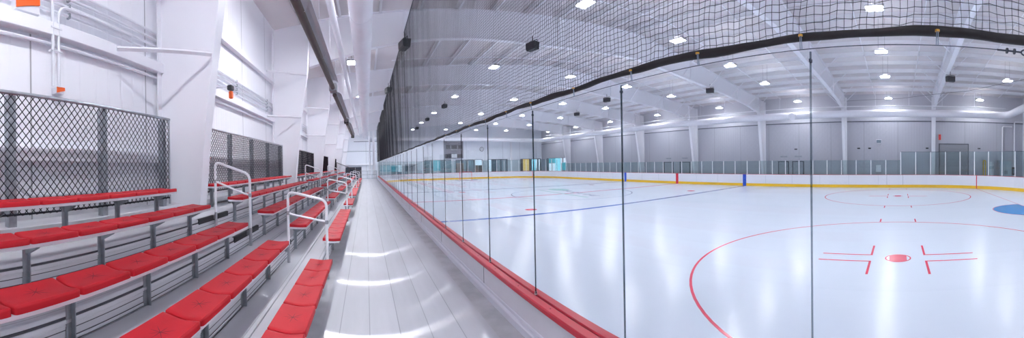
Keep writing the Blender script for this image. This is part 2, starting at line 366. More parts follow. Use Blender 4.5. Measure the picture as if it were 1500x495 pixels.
# ------------------------------------------------------------------ far and end boards
def rink_path():
    pts=[];nr=[]
    def seg(cx,cy,a0,n=18):
        for k in range(n+1):
            a=a0+PI/2*k/n; pts.append((cx+RC*math.cos(a),cy+RC*math.sin(a))); nr.append((math.cos(a),math.sin(a)))
    seg(XR-RC,YB+RC,-PI/2); seg(XR-RC,YF-RC,0)
    seg(XL+RC,YF-RC,PI/2); seg(XL+RC,YB+RC,PI)
    return pts,nr
RP,RN=rink_path()
def clip_path():
    return RP,RN
root=thing('far_dasher_boards',(-69,YF,0),'white rink boards with a yellow kick strip along the far side and ends','boards')
ORG=(-69,YF,0)
def relb(mb,name,m,**k):
    mb.v=[(x-ORG[0],y-ORG[1],z-ORG[2]) for x,y,z in mb.v]; return mb.build(name,m,root,**k)
relb(MB().sweep(RP,[(0,0),(.04,0),(.04,3.38),(0,3.38)],RN),'ice_side_panel','board')
relb(MB().sweep(RP,[(.04,0),(.5,0),(.5,3.38),(.04,3.38)],RN),'outer_panel','board_out')
relb(MB().sweep(RP,[(-.02,3.38),(.55,3.38),(.55,3.46),(-.02,3.46)],RN),'cap_rail','cap')
relb(MB().sweep(RP,[(-.04,0.005),(0,0.005),(0,.72),(-.04,.78)],RN),'kick_plate','kick')
for x in (20,-158): c=corner_y(x); relb(MB().box(x-.1,YF-c-.15,0,x+.1,YF-c+.0,3.4),'goal_line_stripe','stripe_red')
relb(MB().box(-69.5,YF-.06,0,-68.5,YF+.01,3.39),'centre_line_stripe','stripe_red')
for x in (-44,-94): relb(MB().box(x-.55,YF-.06,0,x+.55,YF+.01,3.39),'blue_line_stripe','stripe_blue')
for k in range(2,19): relb(MB().box(-5.2-8*k+16,YF-.012,.75,-5.24-8*k+16,YF+.005,3.36),'panel_seam','grey_pane')
for x in (-3,1.3): relb(MB().box(x,YF-.02,.75,x+.06,YF,3.37),'gate_gap','slate')

# ------------------------------------------------------------------ glass panes
PW=3.96
def near_pane_proto():
    me=MB().box(-PW/2+.011,-.016,3.46,PW/2-.011,.016,9.2).mesh('glass_pane','glass')
    st=MB().box(-.0035,-.018,3.46,.0035,.018,9.2).mesh('edge_strip','edge_near')
    cl=MB().bbox(-.04,-.04,3.49,.04,.04,3.53,.01).box(-.025,-.035,3.53,.025,-.02,3.60).box(-.025,.02,3.53,.025,.035,3.60).mesh('base_clip','clamp')
    tp=MB().box(-.02,-.03,9.04,.02,-.018,9.09).box(-.02,.018,9.04,.02,.03,9.09).box(-.006,-.03,9.05,.006,.03,9.08).mesh('top_clip','cable')
    return me,st,cl,tp
me,st,cl,tp=near_pane_proto()
for k in range(37):
    xc=.68-PW*k
    o=bpy.data.objects.new('rink_glass_panel',me); COL.objects.link(o); o.location=(xc*S,4.97*S,0)
    where='rightmost' if k==0 else ordinal(k)+' from the right'
    tag(o,f'clear tall glass panel on the near red-capped boards, {where}','glass','tall glass panels along the walkway')
    put('edge_strip',st,o,(-PW/2+.008,0,0)); put('edge_strip',st,o,(PW/2-.008,0,0))
    put('base_clip',cl,o,(-PW/2,0,0)); 
    if k<14: put('top_clip',tp,o,(-PW/2,0,0))
# far side and ends : panes with white stanchions, following the boards
def far_panes():
    # walk along the path centre line, offset .25 outward
    P=[(x+nx*.27,y+ny*.27) for (x,y),(nx,ny) in zip(RP,RN)]
    L=[0]
    for i in range(1,len(P)): L.append(L[-1]+math.hypot(P[i][0]-P[i-1][0],P[i][1]-P[i-1][1]))
    def at(s):
        for i in range(1,len(P)):
            if L[i]>=s or i==len(P)-1:
                t=(s-L[i-1])/(L[i]-L[i-1]); return (P[i-1][0]*(1-t)+P[i][0]*t,P[i-1][1]*(1-t)+P[i][1]*t)
    protos={}
    n=0; s=60.; tot=L[-1]
    out=[]
    while s+4.0<tot-2:
        a=at(s); c=at(s+4.0); s+=4.0; out.append((a,c))
    # split in runs for labels
    cnt={'right corner':0,'far side':0,'end':0}
    for (a,c) in out:
        mx,my=(a[0]+c[0])/2,(a[1]+c[1])/2
        tall = mx>1.5 or mx<-141
        run='right corner' if mx>1.5 else ('end' if mx<-141 else 'far side')
        i=cnt[run]; cnt[run]+=1
        w=math.hypot(c[0]-a[0],c[1]-a[1]); ztop=9.5 if tall else 7.35
        key=(tall,round(w,2))
        if key not in protos:
            g=MB().box(-w/2+.05,-.02,3.4,w/2-.05,.02,ztop).mesh('glass_pane','glass_far')
            p=MB().box(-.10,-.09,3.4,.10,.11,ztop+.02).mesh('stanchion','stanchion')
            t=MB().box(-w/2,-.05,ztop,w/2,.05,ztop+.07).mesh('top_trim','edge')
            protos[key]=(g,p,t)
        g,p,t=protos[key]
        o=bpy.data.objects.new('rink_glass_panel',g); COL.objects.link(o); o.location=(mx*S,my*S,0)
        ang=math.atan2(c[1]-a[1],c[0]-a[0]); o.rotation_euler=(0,0,ang)
        where={'right corner':f'tall green-tinted glass panel on the right corner boards, {ordinal(i)} from the goal side',
               'far side':f'short green-tinted glass panel on the far boards, {ordinal(i)} from the right',
               'end':f'tall pale glass panel around the far left end boards, {ordinal(i)} from the far side'}[run]
        tag(o,where,'glass','green-tinted glass panels on the far boards')
        put('stanchion',p,o,(w/2,0,0))
        if tall: put('top_trim',t,o)
far_panes()

# ------------------------------------------------------------------ goal at the far left end
root=thing('hockey_goal',(-158,YB+42.5,0),'red framed hockey goal with white net at the far left end','goal')
for sy in (-3,3): MB().tube([(0,sy,0),(0,sy,4)],.10,10).build('goal_post','stripe_red',root,True)
MB().tube([(0,-3,4),(0,3,4)],.10,10).build('crossbar','stripe_red',root,True)
MB().tube(rounded([(0,-3,.05),(-3,-3.2,.05),(-3.3,3.2,.05),(0,3,.05)],1.2),.07,8).build('base_frame','board',root,True)
b=MB()
for k in range(13):
    y=-3+.5*k; b.tube([(0,y,4),(-1.6,y,3.7),(-3.2,y*1.05,.08)],.012,4)
for k in range(7):
    z=.5+k*.5; x=-3.2+ (z/3.7)*1.6; b.tube([(0,-3,z),(x,-3.1,z),(x,3.1,z),(0,3,z)],.012,4)
b.build('goal_net','board',root)

# ------------------------------------------------------------------ bleachers
ROWY=[-1.52-1.85*i for i in range(5)]         # front edge of each seat
ROWZ=[3.7+.735*i for i in range(5)]           # top of each seat
DECK=[FZ+.735*i for i in range(5)]            # foot level of each row
RISY=[None]+[-2.32-1.85*(i-1) for i in range(1,5)]
BX0,BX1=-114.5,6.
TN=['second','third','fourth','top']
for i in range(1,5):
    y0=RISY[i]; y1=RISY[i+1] if i<4 else -10.2; z=DECK[i]; zp=DECK[i-1]
    root=thing('bleacher_tier',((BX0+BX1)/2,y0,0),f'stepped aluminium bleacher tier under the {TN[i-1]} row of benches','bleachers','stepped aluminium bleacher tiers')
    cx=(BX0+BX1)/2; hx=(BX1-BX0)/2
    # footboards: three planks with gaps
    w=(y0-y1)
    for k in range(2):
        a=-w*k/2-.01; c=-w*(k+1)/2+.01
        MB().bbox(-hx,a,z-.14,hx,c,z,.02).build('footboard','alu_step',root)
    # riser: vertical board with extruded ribs
    b=MB(); b.box(-hx,-.06,-.02 if i==1 else zp-.02,hx,-.02,z-.15)
    b.bbox(-hx,-.05,zp+.02,hx,.0,zp+.09,.01); b.bbox(-hx,-.05,z-.30,hx,.01,z-.20,.012); b.bbox(-hx,-.06,z-.36,hx,-.005,z-.325,.008)
    b.build('riser_board','alu_riser',root)
    b=MB(); b.box(-hx,-.05,z-.45,hx,-.016,z-.43); b.box(-hx,-.05,zp+.10,hx,-.016,zp+.125); b.box(-hx,-.05,z-.20,hx,-.015,z-.14); b.box(-hx,-.05,zp-.0,hx,-.012,zp+.02); b.build('shade_strip','groove_shade',root)  # dark strips paint in the shade of the riser grooves and joints
    # legs beneath the tier
    sm=MB().box(-.1,-.3,-.02,.1,-.5,z-.14).mesh('support_post','steel')
    for X in range(-114,7,8): put('support_post',sm,root,(X-cx,0,0))
# upper deck behind the top row
root=thing('bleacher_top_deck',((BX0+BX1)/2,-10.3,0),'narrow aluminium deck behind the top bench, under the chain-link fence','deck')
MB().bbox(-60,-.0,DECK[4]+.1,60,-1.5,DECK[4]+.45,.02).build('deck_plank','alu_riser',root)
MB().box(-60,-.4,-.02,60,-.5,DECK[4]+.1).build('rear_panel','alu_riser',root)

# seat pad
def pad_mesh(L=1.545,W=.98,H=.135):
    us=[-1,-.985,-.955,-.85,-.65,-.4,-.2,0,.2,.4,.65,.85,.955,.985,1]; vs_=[-1,-.98,-.94,-.8,-.55,-.3,0,.3,.55,.8,.94,.98,1]
    def pos(u,v):
        m=max(abs(u),abs(v)); x=L/2*u; y=W/2*v
        # rounded corners
        cu=max(0,abs(u)-.9)/.1; cv=max(0,abs(v)-.87)/.13
        if cu>0 and cv>0:
            q=math.hypot(cu,cv); 
            if q>1: x=math.copysign(L/2*(.9+.1*cu/q),u); y=math.copysign(W/2*(.87+.13*cv/q),v)
        x+= .035*math.sin(PI*(v*.9+.25))                     # nested wavy ends
        e=max(0,(m-.94)/.06); z=H*(1-.22*e*e)
        z+= .018*math.cos(PI*v*.9)*-1*(1-e) +.006*(1-e)
        return x,y,z
    mb=MB(); nu,nv=len(us),len(vs_)
    V=[pos(u,v) for v in vs_ for u in us]; F=[(j*nu+i,j*nu+i+1,(j+1)*nu+i+1,(j+1)*nu+i) for j in range(nv-1) for i in range(nu-1)]
    ring=[i for i in range(nu)]+[j*nu+nu-1 for j in range(1,nv)]+[(nv-1)*nu+i for i in range(nu-2,-1,-1)]+[j*nu for j in range(nv-2,0,-1)]
    base=len(V); V+=[(V[r][0],V[r][1],0) for r in ring]; n=len(ring)
    for k in range(n): F.append((ring[k],base+k,base+(k+1)%n,ring[(k+1)%n]))
    F.append(tuple(base+k for k in range(n)))
    mb.add(V,F); mb.mi=1
    rnd=random.Random(3)
    for k in range(8):
        a=2*PI*k/8+rnd.uniform(-.12,.12); l=rnd.uniform(.24,.37); w=.009
        c,s_=math.cos(a),math.sin(a); ly=l*.85
        pts=[]
        def q(r,t): 
            x=r*c-t*s_; y=r*s_*.9+t*c; u=(x-.02)/(L/2); v=y/(W/2); return (x,y,pos(u,v)[2]+.0025)
        mb.add([q(0,-w),q(0,w),q(l*.5,w*.8),q(l,0),q(l*.5,-w*.8)],[(0,4,3,2,1)])
    return mb.mesh('seat_pad',['pad','pad_dark'],True)
PAD=pad_mesh()
SCREW=MB().add([(0,0,.012)]+[(.022*math.cos(2*PI*k/8),.022*math.sin(2*PI*k/8),0) for k in range(8)],[(0,1+k,1+(k+1)%8) for k in range(8)]).mesh('screw','screw',True)
def bracket_mesh(h):
    b=MB(); b.box(-.09,.0,0,-.06,.16,h); b.box(-.09,.0,0,.09,.03,h)          # angle section post
    b.extr([(-.06,h),(-.06,h-.26),(.03,h-.26),(.52,h-.03),(.52,h)],'y',.06,.085) if False else None
    b.box(-.16,-.1,h-.04,.16,.62,h)                                       # plate under the seat
    b.extr([(.16,h-.04),(.16,h-.30),(.60,h-.08),(.60,h-.04)],'x',-.09,-.06)
    b.extr([(.09,h-.04),(.09,h-.20),(.32,h-.04)],'y',.0,.03)
    b.extr([(.16,h-.04),(.16,h-.30),(.60,h-.08),(.60,h-.04)],'x',.06,.09)
    return b.mesh('bracket','steel')
BRK=bracket_mesh(1.5-.135-.11)
PITCH=1.6
S12=[(-1.4,8),(-18.25,8),(-35.4,4),(-46.6,10),(-66.6,8),(-83.6,8),(-100.8,8)]
S35=[(-1.4,8),(-18.25,14),(-44.4,13),(-69.8,13),(-95.2,12)]
RN_=['front','second','third','fourth','back']
for i in range(5):
    secs=S12 if i<2 else S35
    for j,(xs,n) in enumerate(secs):
        if i==0 and j==0: xs,n=-3.1,7
        if i==0 and j==0: xs=-1.4-1.6; n=7
        xe=xs-n*PITCH; z=ROWZ[i]
        end='at the near end of the stand' if j==0 else ('at the far end of the stand' if j==len(secs)-1 else f'{ordinal(j)} section from the near end')
        if i==4 and j==1: xs=-18.9
        root=thing('bleacher_bench',((xs+xe)/2,ROWY[i]-.45,DECK[i]),f'{RN_[i]} row bench with red plastic seat pads, {end}','bench','red padded bleacher benches')
        L=xs-xe; h=z-DECK[i]-.135
        b=MB(); b.bbox(-L/2+.02,-.42,h-.11,L/2-.02,.44,h,.015); b.build('seat_plank','seat_plank',root)
        b=MB(); b.bbox(-L/2-.01,-.425,h-.115,-L/2+.03,.445,h+.004,.005); b.build('end_cap','board',root)
        m=max(2,int(round(L/3.1))+1)
        for k in range(m):
            x=-L/2+.7+(L-1.4)*k/(m-1); put('bracket',BRK,root,(x,-.44,0) if False else (x,-.37,0))
        npad=int(L/PITCH+.01)
        for k in range(npad):
            x=L/2-PITCH*(k+.5)
            p=put('seat_pad',PAD,root,(x,.0,h))
            if j==0 or (j==1 and i<3):
                for sx,sy in ((-.68,-.40),(.68,-.40),(-.66,.40),(.66,.40)):
                    put('screw',SCREW,p,(sx+.035*math.sin(PI*(sy/.49*.9+.25)),sy,.13))

# handrails in the aisles
def handrail(x,ya,za,zta,yb,zb,ztb,label):
    root=thing('aisle_handrail',(x,ya,za),label,'handrail','white looped aisle handrails')
    D=yb-ya
    MB().tube(rounded([(0,0,0),(0,0,zta-za),(0,D,ztb-za),(0,D,zb-za)],.34,7),.068,12).build('rail_loop','rail',root,True)
    MB().tube([(0,.03,zta-za-1.05),(0,D*.15,zta-za-.98),(0,D*.9,ztb-za-1.12),(0,D,ztb-za-1.05)],.05,10).build('mid_rail','rail',root,True)
    for y,z in ((0,zta-za-1.05),(D,ztb-za-1.05)):
        MB().tube([(0,y,z-.09),(0,y,z+.09)],.085,12).tube([(-.12,y-.02*0,z),(.12,y,z)],.035,8).build('clamp','clamp',root,True)
    for y,z in ((0,.0),(D,zb-za)):
        MB().tube([(0,y,z),(0,y,z+.9)],.078,10).box(-.11,y-.18,z+.55,.11,y-.05,z+.75).build('post_sleeve','clamp',root,True)
AX=[-16.2,-33.3,-44.5,-64.7,-81.6,-98.7]
for j,x in enumerate(AX):
    handrail(x,-1.95,FZ,5.98,-3.85,DECK[1],6.42,f'low white aisle handrail between the front rows, {ordinal(j)} from the near end of the stand')
for j,x in enumerate((-16.2,-42.6,-67.9,-93.2)):
    handrail(x,-5.82,DECK[2],7.28,-7.75,DECK[3],7.98,f'upper white aisle handrail between the rear rows, {ordinal(j)} from the near end of the stand')
n=0
for j,x in enumerate((-16.2,-42.6,-67.9)):
    for i in (2,3,4):
        if j>0 and i==2: continue
        MB().bbox(x-1.85,RISY[i]+.03,DECK[i]-.26,x+1.75,RISY[i]-.12,DECK[i]+.012,.02).build('step_nosing','rubber',None,False,origin=(x,RISY[i],DECK[i]-.26),
            label=f'black rubber nosing on the {ordinal(i-1)} step edge of the {ordinal(j)} aisle from the near end',cat='step edge',group='black aisle step nosings')

# ------------------------------------------------------------------ chain-link fence behind the top row
def fence(x0,x1,label):
    """x0 > x1 (runs away from the camera)"""
    y=-10.35; z0,z1=6.0,10.38
    root=thing('chain_link_fence',((x0+x1)/2,y,z0),label,'fence','chain-link fence sections behind the top row')
    cx=(x0+x1)/2; L=x0-x1; H=z1-z0; b=MB()
    dx=.31; slope=1.1
    n=int((L+H/slope)/dx)+1
    for sg in (1,-1):
        for k in range(n):
            xa=-L/2-H/slope+k*dx if sg==1 else -L/2+k*dx
            # line from (xa,0) to (xa+sg*H/slope,H)
            xb=xa+sg*H/slope; za,zb=0,H
            def clipx(xa,za,xb,zb):
                if xa>xb: xa,za,xb,zb=xb,zb,xa,za
                if xb<=-L/2 or xa>=L/2: return None
                if xa<-L/2: t=(-L/2-xa)/(xb-xa); za=za+(zb-za)*t; xa=-L/2
                if xb>L/2: t=(L/2-xa)/(xb-xa); zb=za+(zb-za)*t; xb=L/2
                return xa,za,xb,zb
            c=clipx(xa,za,xb,zb)
            if c and abs(c[2]-c[0])>.01: b.tube([(c[0],.012*sg,c[1]),(c[2],.012*sg,c[3])],.019,4,caps=False)
    b.build('wire_mesh','wire',root)
    MB().tube([(-L/2-.05,0,H),(L/2+.05,0,H)],.075,10).build('top_rail','steel' if x1>-18 else 'clamp',root,True)
    MB().tube([(-L/2,0,.05),(L/2,0,.05)],.04,8).build('bottom_rail','wire',root,True)
    for s_ in (-1,1): MB().tube([(s_*L/2,0,-.3),(s_*L/2,0,H+.05)],.06,10).build('end_post','clamp',root,True)
    m=max(1,int(round(L/5.5)))
    for k in range(m+1):
        x=L/2-.9-(L-1.2)*k/m
        MB().box(x-.16,-.12,-3.2,x+.16,-.16,H-.05).box(x-.16,-.16,-3.2,x-.12,-.42,H-.05).box(x+.12,-.16,-3.2,x+.16,-.42,H-.05).build('backing_post','steel',root)
names=['at the near end, before the first steel column','between the first and second steel columns','between the second and third steel columns','between the third and fourth steel columns','beyond the fourth steel column']
xs=[(-.5,-15.75)]+[(NEARX(k)-1.6,NEARX(k+1)+1.6) for k in range(0,4)]
for (a,c),nm in zip(xs,names): fence(a,c,'black chain-link fence section '+nm)

# ------------------------------------------------------------------ steel portal frames
def frame(k,label):
    xn,xf=NEARX(k),FARX(k)
    root=thing('steel_frame',(xn,YW0+.2,0),label,'frame','white tapered steel frames')
    def X(y): return (xf-xn)*(y-YW0)/(YW1-YW0)
    oyy=YW0+.2
    def strip(poly_top,poly_bot,th,name,flw=.42):
        """web between two polylines given at the same stations (y,z), plus flanges"""
        b=MB(); n=len(poly_top); V=[];F=[]
        for (yt,zt),(yb,zb) in zip(poly_top,poly_bot):
            for dx in (-th,th):
                V.append((X(yt)+dx,yt-oyy,zt)); V.append((X(yb)+dx,yb-oyy,zb))
        for i in range(n-1):
            o=i*4; q=o+4
            F+=[(o,o+1,q+1,q),(o+2,q+2,q+3,o+3),(o,q,q+2,o+2),(o+1,o+3,q+3,q+1)]
        F+=[(0,2,3,1),((n-1)*4,(n-1)*4+1,(n-1)*4+3,(n-1)*4+2)]
        b.add(V,F)
        for pl in (poly_top,poly_bot):
            V=[];F=[]
            for i,(y,z) in enumerate(pl):
                a=pl[max(0,i-1)]; c=pl[min(n-1,i+1)]; t=Vector((c[0]-a[0],c[1]-a[1])).normalized(); nn=Vector((-t.y,t.x))*.04
                for dx,s_ in ((-flw,1),(flw,1),(flw,-1),(-flw,-1)): V.append((X(y)+dx,y+nn.x*s_-oyy,z+nn.y*s_))
            for i in range(n-1):
                for j in range(4): F.append((i*4+j,i*4+(j+1)%4,i*4+4+(j+1)%4,i*4+4+j))
            F+=[(3,2,1,0),tuple((n-1)*4+j for j in range(4))]
            b.add(V,F)
        return b.build(name,'white_paint',root)
    # near column
    strip([(YW0+.3,0),(YW0+.3,10),(YW0+.35,19.7),(YW0+.4,roof(YW0)-.1)],[(-9.55,0),(-8.6,10),(-7.25,19.6),(-6.9,roof(-6.9)-.1)],.04,'near_column')
    # far column
    strip([(YW1-.25,0),(YW1-.25,10),(YW1-.25,21.8),(YW1-.3,roof(YW1)-.1)],[(96.6,0),(95.2,10),(93.4,21.7),(93.2,roof(93.2)-.1)],.04,'far_column')
    bt=[(-6.9,20.3),(-4.5,20.9),(-2.2,21.5),(1.2,22.4),(5,23.15),(9,23.6),(14,24.0),(27,24.5),(43,25.6),(59,24.6),(72,24.0),(80,23.4),(86,22.9),(93.3,21.8)]
    strip([(y,roof(y)-.06) for y,z in bt],bt,.04,'rafter')
    # stiffeners on the near column and rafter web
    for sx in (-1,1):
        for y in (5,27,59,80):
            zb=np.interp(y,[q[0] for q in bt],[q[1] for q in bt])
            MB().box(X(y)+sx*.04,y-.04-oyy,zb,X(y)+sx*.36,y+.04-oyy,roof(y)-.1).build('stiffener_plate','white_paint',root)
    # flange braces up to the purlins
    for y in (56,66,76,86,91):
        zb=np.interp(y,[q[0] for q in bt],[q[1] for q in bt])
        for sx in (-1,1): MB().tube([(X(y)+sx*.3,y-oyy,zb+.1),(X(y)+sx*4.6,y-oyy,roof(y)+.1)],.085,6).build('flange_brace','white_paint',root)
    # flange brace from the column to the wall girt
    for z in (13.6,18.9):
        yi=np.interp(z,[0,10,19.6],[-9.55,-8.6,-7.25])
        MB().tube([(-.3,yi-oyy,z+.35),(-4.6,-11.3-oyy,z+.1)],.13,4).build('column_brace','white_paint',root)
        MB().tube([(.3,yi-oyy,z+.35),(4.6,-11.3-oyy,z+.1)],.13,4).build('column_brace','white_paint',root)
for k in range(-1,6):
    where = {-1:'the rightmost over the ice',0:'the first beside the nearest benches',5:'the farthest down the rink'}.get(k, f'{ordinal(k)} one down the stand')
    frame(k,f'white tapered steel column and rafter frame, {where}')

# purlins
ys=[y for y in np.arange(-8.0,97,5.0)]
for i,y in enumerate(ys):
    zr=roof(y); b=MB(); L=XW1-XW0
    b.box(-L/2,-.03,-.12,L/2,.03,.72); b.box(-L/2,-.03,-.12,L/2,.27,-.08); b.box(-L/2,.24,-.12,L/2,.27,0)
    b.build('roof_purlin','purlin',None,False,label=f'long white roof purlin under the ceiling, {ordinal(i)} from the seating wall',cat='purlin',group='white roof purlins').location=((XW0+XW1)/2*S,y*S,zr*S)
# wall girts (seating wall)
for z,nm in ((8.0,'lowest, behind the chain-link fence'),(13.5,'middle, level with the braces'),(18.6,'upper, near the roof')):
    b=MB(); b.bbox(-97,0,0,97,.5,.58,.02)
    o=b.build('wall_girt','white_paint',None,False,label='long white girt on the seating wall, '+nm,cat='girt',group='white wall girts'); o.location=(-72*S,(YW0+.01)*S,z*S)

# ------------------------------------------------------------------ ceiling lights
hous=MB().box(-1.05,-.62,.10,1.05,.62,.34).box(-1.05,-.66,.0,-.98,.66,.3).box(.98,-.66,0,1.05,.66,.3).box(-.4,-.3,.34,.4,.3,.55).mesh('light_housing','housing')
diff=MB().bbox(-.82,-.58,.03,.82,.58,.11,.02).mesh('diffuser','light')
upl=MB().box(-.9,-.5,.345,.9,.5,.36).mesh('added_ceiling_fill','ceiling_fill')  # glowing panel added on top of each light to brighten the ceiling
diffn=MB().bbox(-.82,-.58,.03,.82,.58,.11,.02).mesh('diffuser','light_near')
rod=lambda h: MB().tube([(0,0,.34),(0,0,h)],.015,4).mesh('suspension_wire','cable')
LX=[22.7,-2.5,-28,-53.5,-79,-104.5,-129,-154]
LY=[(-2,'over the walkway'),(21.6,'nearest row over the ice'),(37.3,'second row over the ice'),(52.3,'third row over the ice'),(68,'fourth row over the ice'),(92.3,'along the far wall')]
for yy,rn in LY:
    wm=rod(roof(yy)-24+.1)
    for j,xx in enumerate(LX):
        root=thing('ceiling_light',(xx,yy,24),f'bright white square high-bay light, {rn}, {ordinal(j)} bay from the right','ceiling light','white high-bay lights')
        put('light_housing',hous,root); put('diffuser',diffn if yy<0 else diff,root); put('added_ceiling_fill',upl,root); put('suspension_wire',wm,root,(-.5,0,0)); put('suspension_wire',wm,root,(.5,0,0))

# ------------------------------------------------------------------ ducts
def duct(path,r,name,label,cat,m='duct',joints=True):
    p0=path[0]; root=thing(name,p0,label,cat)
    P=rounded([tuple(np.array(p)-np.array(p0)) for p in path],3.2,8)
    # resample so the fabric can sag a little between hangers
    MB().tube(P,r,28).build('duct_tube',m,root,True)
    if joints:
        for i in range(1,len(path)):
            a=Vector(path[i-1])-Vector(p0); c=Vector(path[i])-Vector(p0); L=(c-a).length
            n=int(L/25)
            for k in range(1,n+1):
                t=a.lerp(c,(k-.5)/n); d=(c-a).normalized()
                MB().tube([t-d*.06,t+d*.06],r*1.03,28).build('joint_band','duct',root,True)
duct([(33,60,22.0),(31,92.5,20.1),(-164,92.5,20.1),(-167,4,20.9),(-150,-.2,20.6),(12,-.2,20.6)],1.0,'air_duct','large round white air duct looping around under the roof','duct')
MB().tube([(0,0,0),(0,-.5,-.2),(0,-1.6,-.75)],[.75,.8,1.05],20).build('air_outlet','white_paint',None,True,label='white round outlet nozzle on the far air duct, angled down over the ice',cat='duct outlet').location=(-29*S,91.5*S,20.3*S)
root=thing('far_wall_pipe',(-60,91.2,21.9),'thin white pipe running above the far air duct','pipe'); MB().tube([(-95,0,0),(90,0,0)],.12,10).build('pipe_run','white_paint',root,True)
sm=MB().tube([(0,0,0),(0,0,roof(91.2)-21.9)],.05,6).mesh('pipe_hanger','white_paint')
for x in range(-90,90,9): put('pipe_hanger',sm,root,(x,0,0))
MB().tube([(0,0,0),(-150,0,0)],.33,14).build('sprinkler_main','white_paint',None,True,label='white sprinkler main running beside the round duct above the benches',cat='pipe').location=(2*S,-2.7*S,21.0*S)
for i,x in enumerate((29,18.5,4.0,-6.5,-24,-34,-50,-61)):
    b=MB(); b.tube([(0,5-43,roof(5)-.4-29.75),(0,0,0),(0,95-43,roof(95)-.4-29.75)],.085,6)
    o=b.build('sprinkler_branch','white_paint',None,True,label=f'thin white sprinkler branch pipe across the roof, {ordinal(i)} from the right',cat='pipe',group='sprinkler branch pipes'); o.location=(x*S,43*S,29.75*S)

P_=[(-13.1,86,22.5),(.8,84,22.6),(15.0,70,22.0),(21.4,55,21.4),(24.5,50,21.6)]
MB().tube([tuple((a-b_) for a,b_ in zip(p,P_[0])) for p in P_],.035,6).build('stay_cable','cable',None,True,label='thin dark slack cable strung under the roof at the right',cat='cable').location=tuple(c*S for c in P_[0])
# radiant heaters over the benches
for j,(xa,xb,z) in enumerate(((-8,-35.8,16.05),(-38,-60,15.7),(-63,-88,15.5))):
    root=thing('tube_heater',((xa+xb)/2,-3.4,z),f'dark radiant tube heater with a bright reflector above the benches, {ordinal(j)} from the near end','heater','tube heaters above the benches')
    h=(xa-xb)/2
    MB().tube([(-h,0,0),(h,0,0)],.24,16).build('heater_tube','heater',root,True)
    b=MB(); b.extr([(.72,.25),(.40,.5),(-.25,.5),(-.36,.3),(-.34,.28),(-.23,.47),(.38,.47),(.70,.23)],'x',-h+1,h-.6); b.build('reflector_hood','reflector',root)
    for k in range(4):
        x=-h+2+k*(2*h-4)/3; MB().tube([(x,0,.42),(x,0,roof(-3.4)-z)],.02,5).tube([(x,-.3,-.02),(x,0,-.22),(x,.3,-.02),(x,.5,.4)],.018,5).build('hanger','conduit',root,True)
    MB().bbox(-h-1.3,-.4,-.35,-h-.05,.4,.5,.05).build('burner_box','speaker' if j else 'brown_pipe',root)

# speakers
SPK=[(-40.8,4.97,22.3,'beside the netting edge over the first bay of ice'),(-40.8,22.2,23.6,'above the netting, near the first rows of lights'),(-66,4.64,22.4,'beside the netting edge, farther down'),
     (-91.5,21.9,23.9,'above the netting, well down the rink'),(-40.8,66.2,23.6,'under the rafter over the middle of the far ice'),(-66,57.2,23.6,'under the second rafter over the far ice'),
     (-91.5,66,23.7,'under the third rafter over the far ice'),(10.2,65.4,23.2,'under the rightmost rafter'),(-117,21.7,23.7,'above the netting at the far left of the ice'),(-142.4,21.9,23.5,'above the netting, the farthest one')]
for x,y,z,w in SPK:
    root=thing('hanging_speaker',(x,y,z),'black box loudspeaker hanging '+w,'speaker','black ceiling loudspeakers',rz=.25)
    MB().extr([(-.45,-.55),(.35,-.55),(.5,.45),(-.5,.45)],'x',-.85,.85).build('cabinet','speaker',root)
    MB().box(-.8,-.56,-.42,.8,-.50,.35).build('grille','black',root)
    MB().tube([(-.9,0,0),(-.9,0,.7),(.9,0,.7),(.9,0,0)],.05,6).tube([(0,0,.7),(0,0,1.4)],.06,6).build('yoke','speaker',root,True)

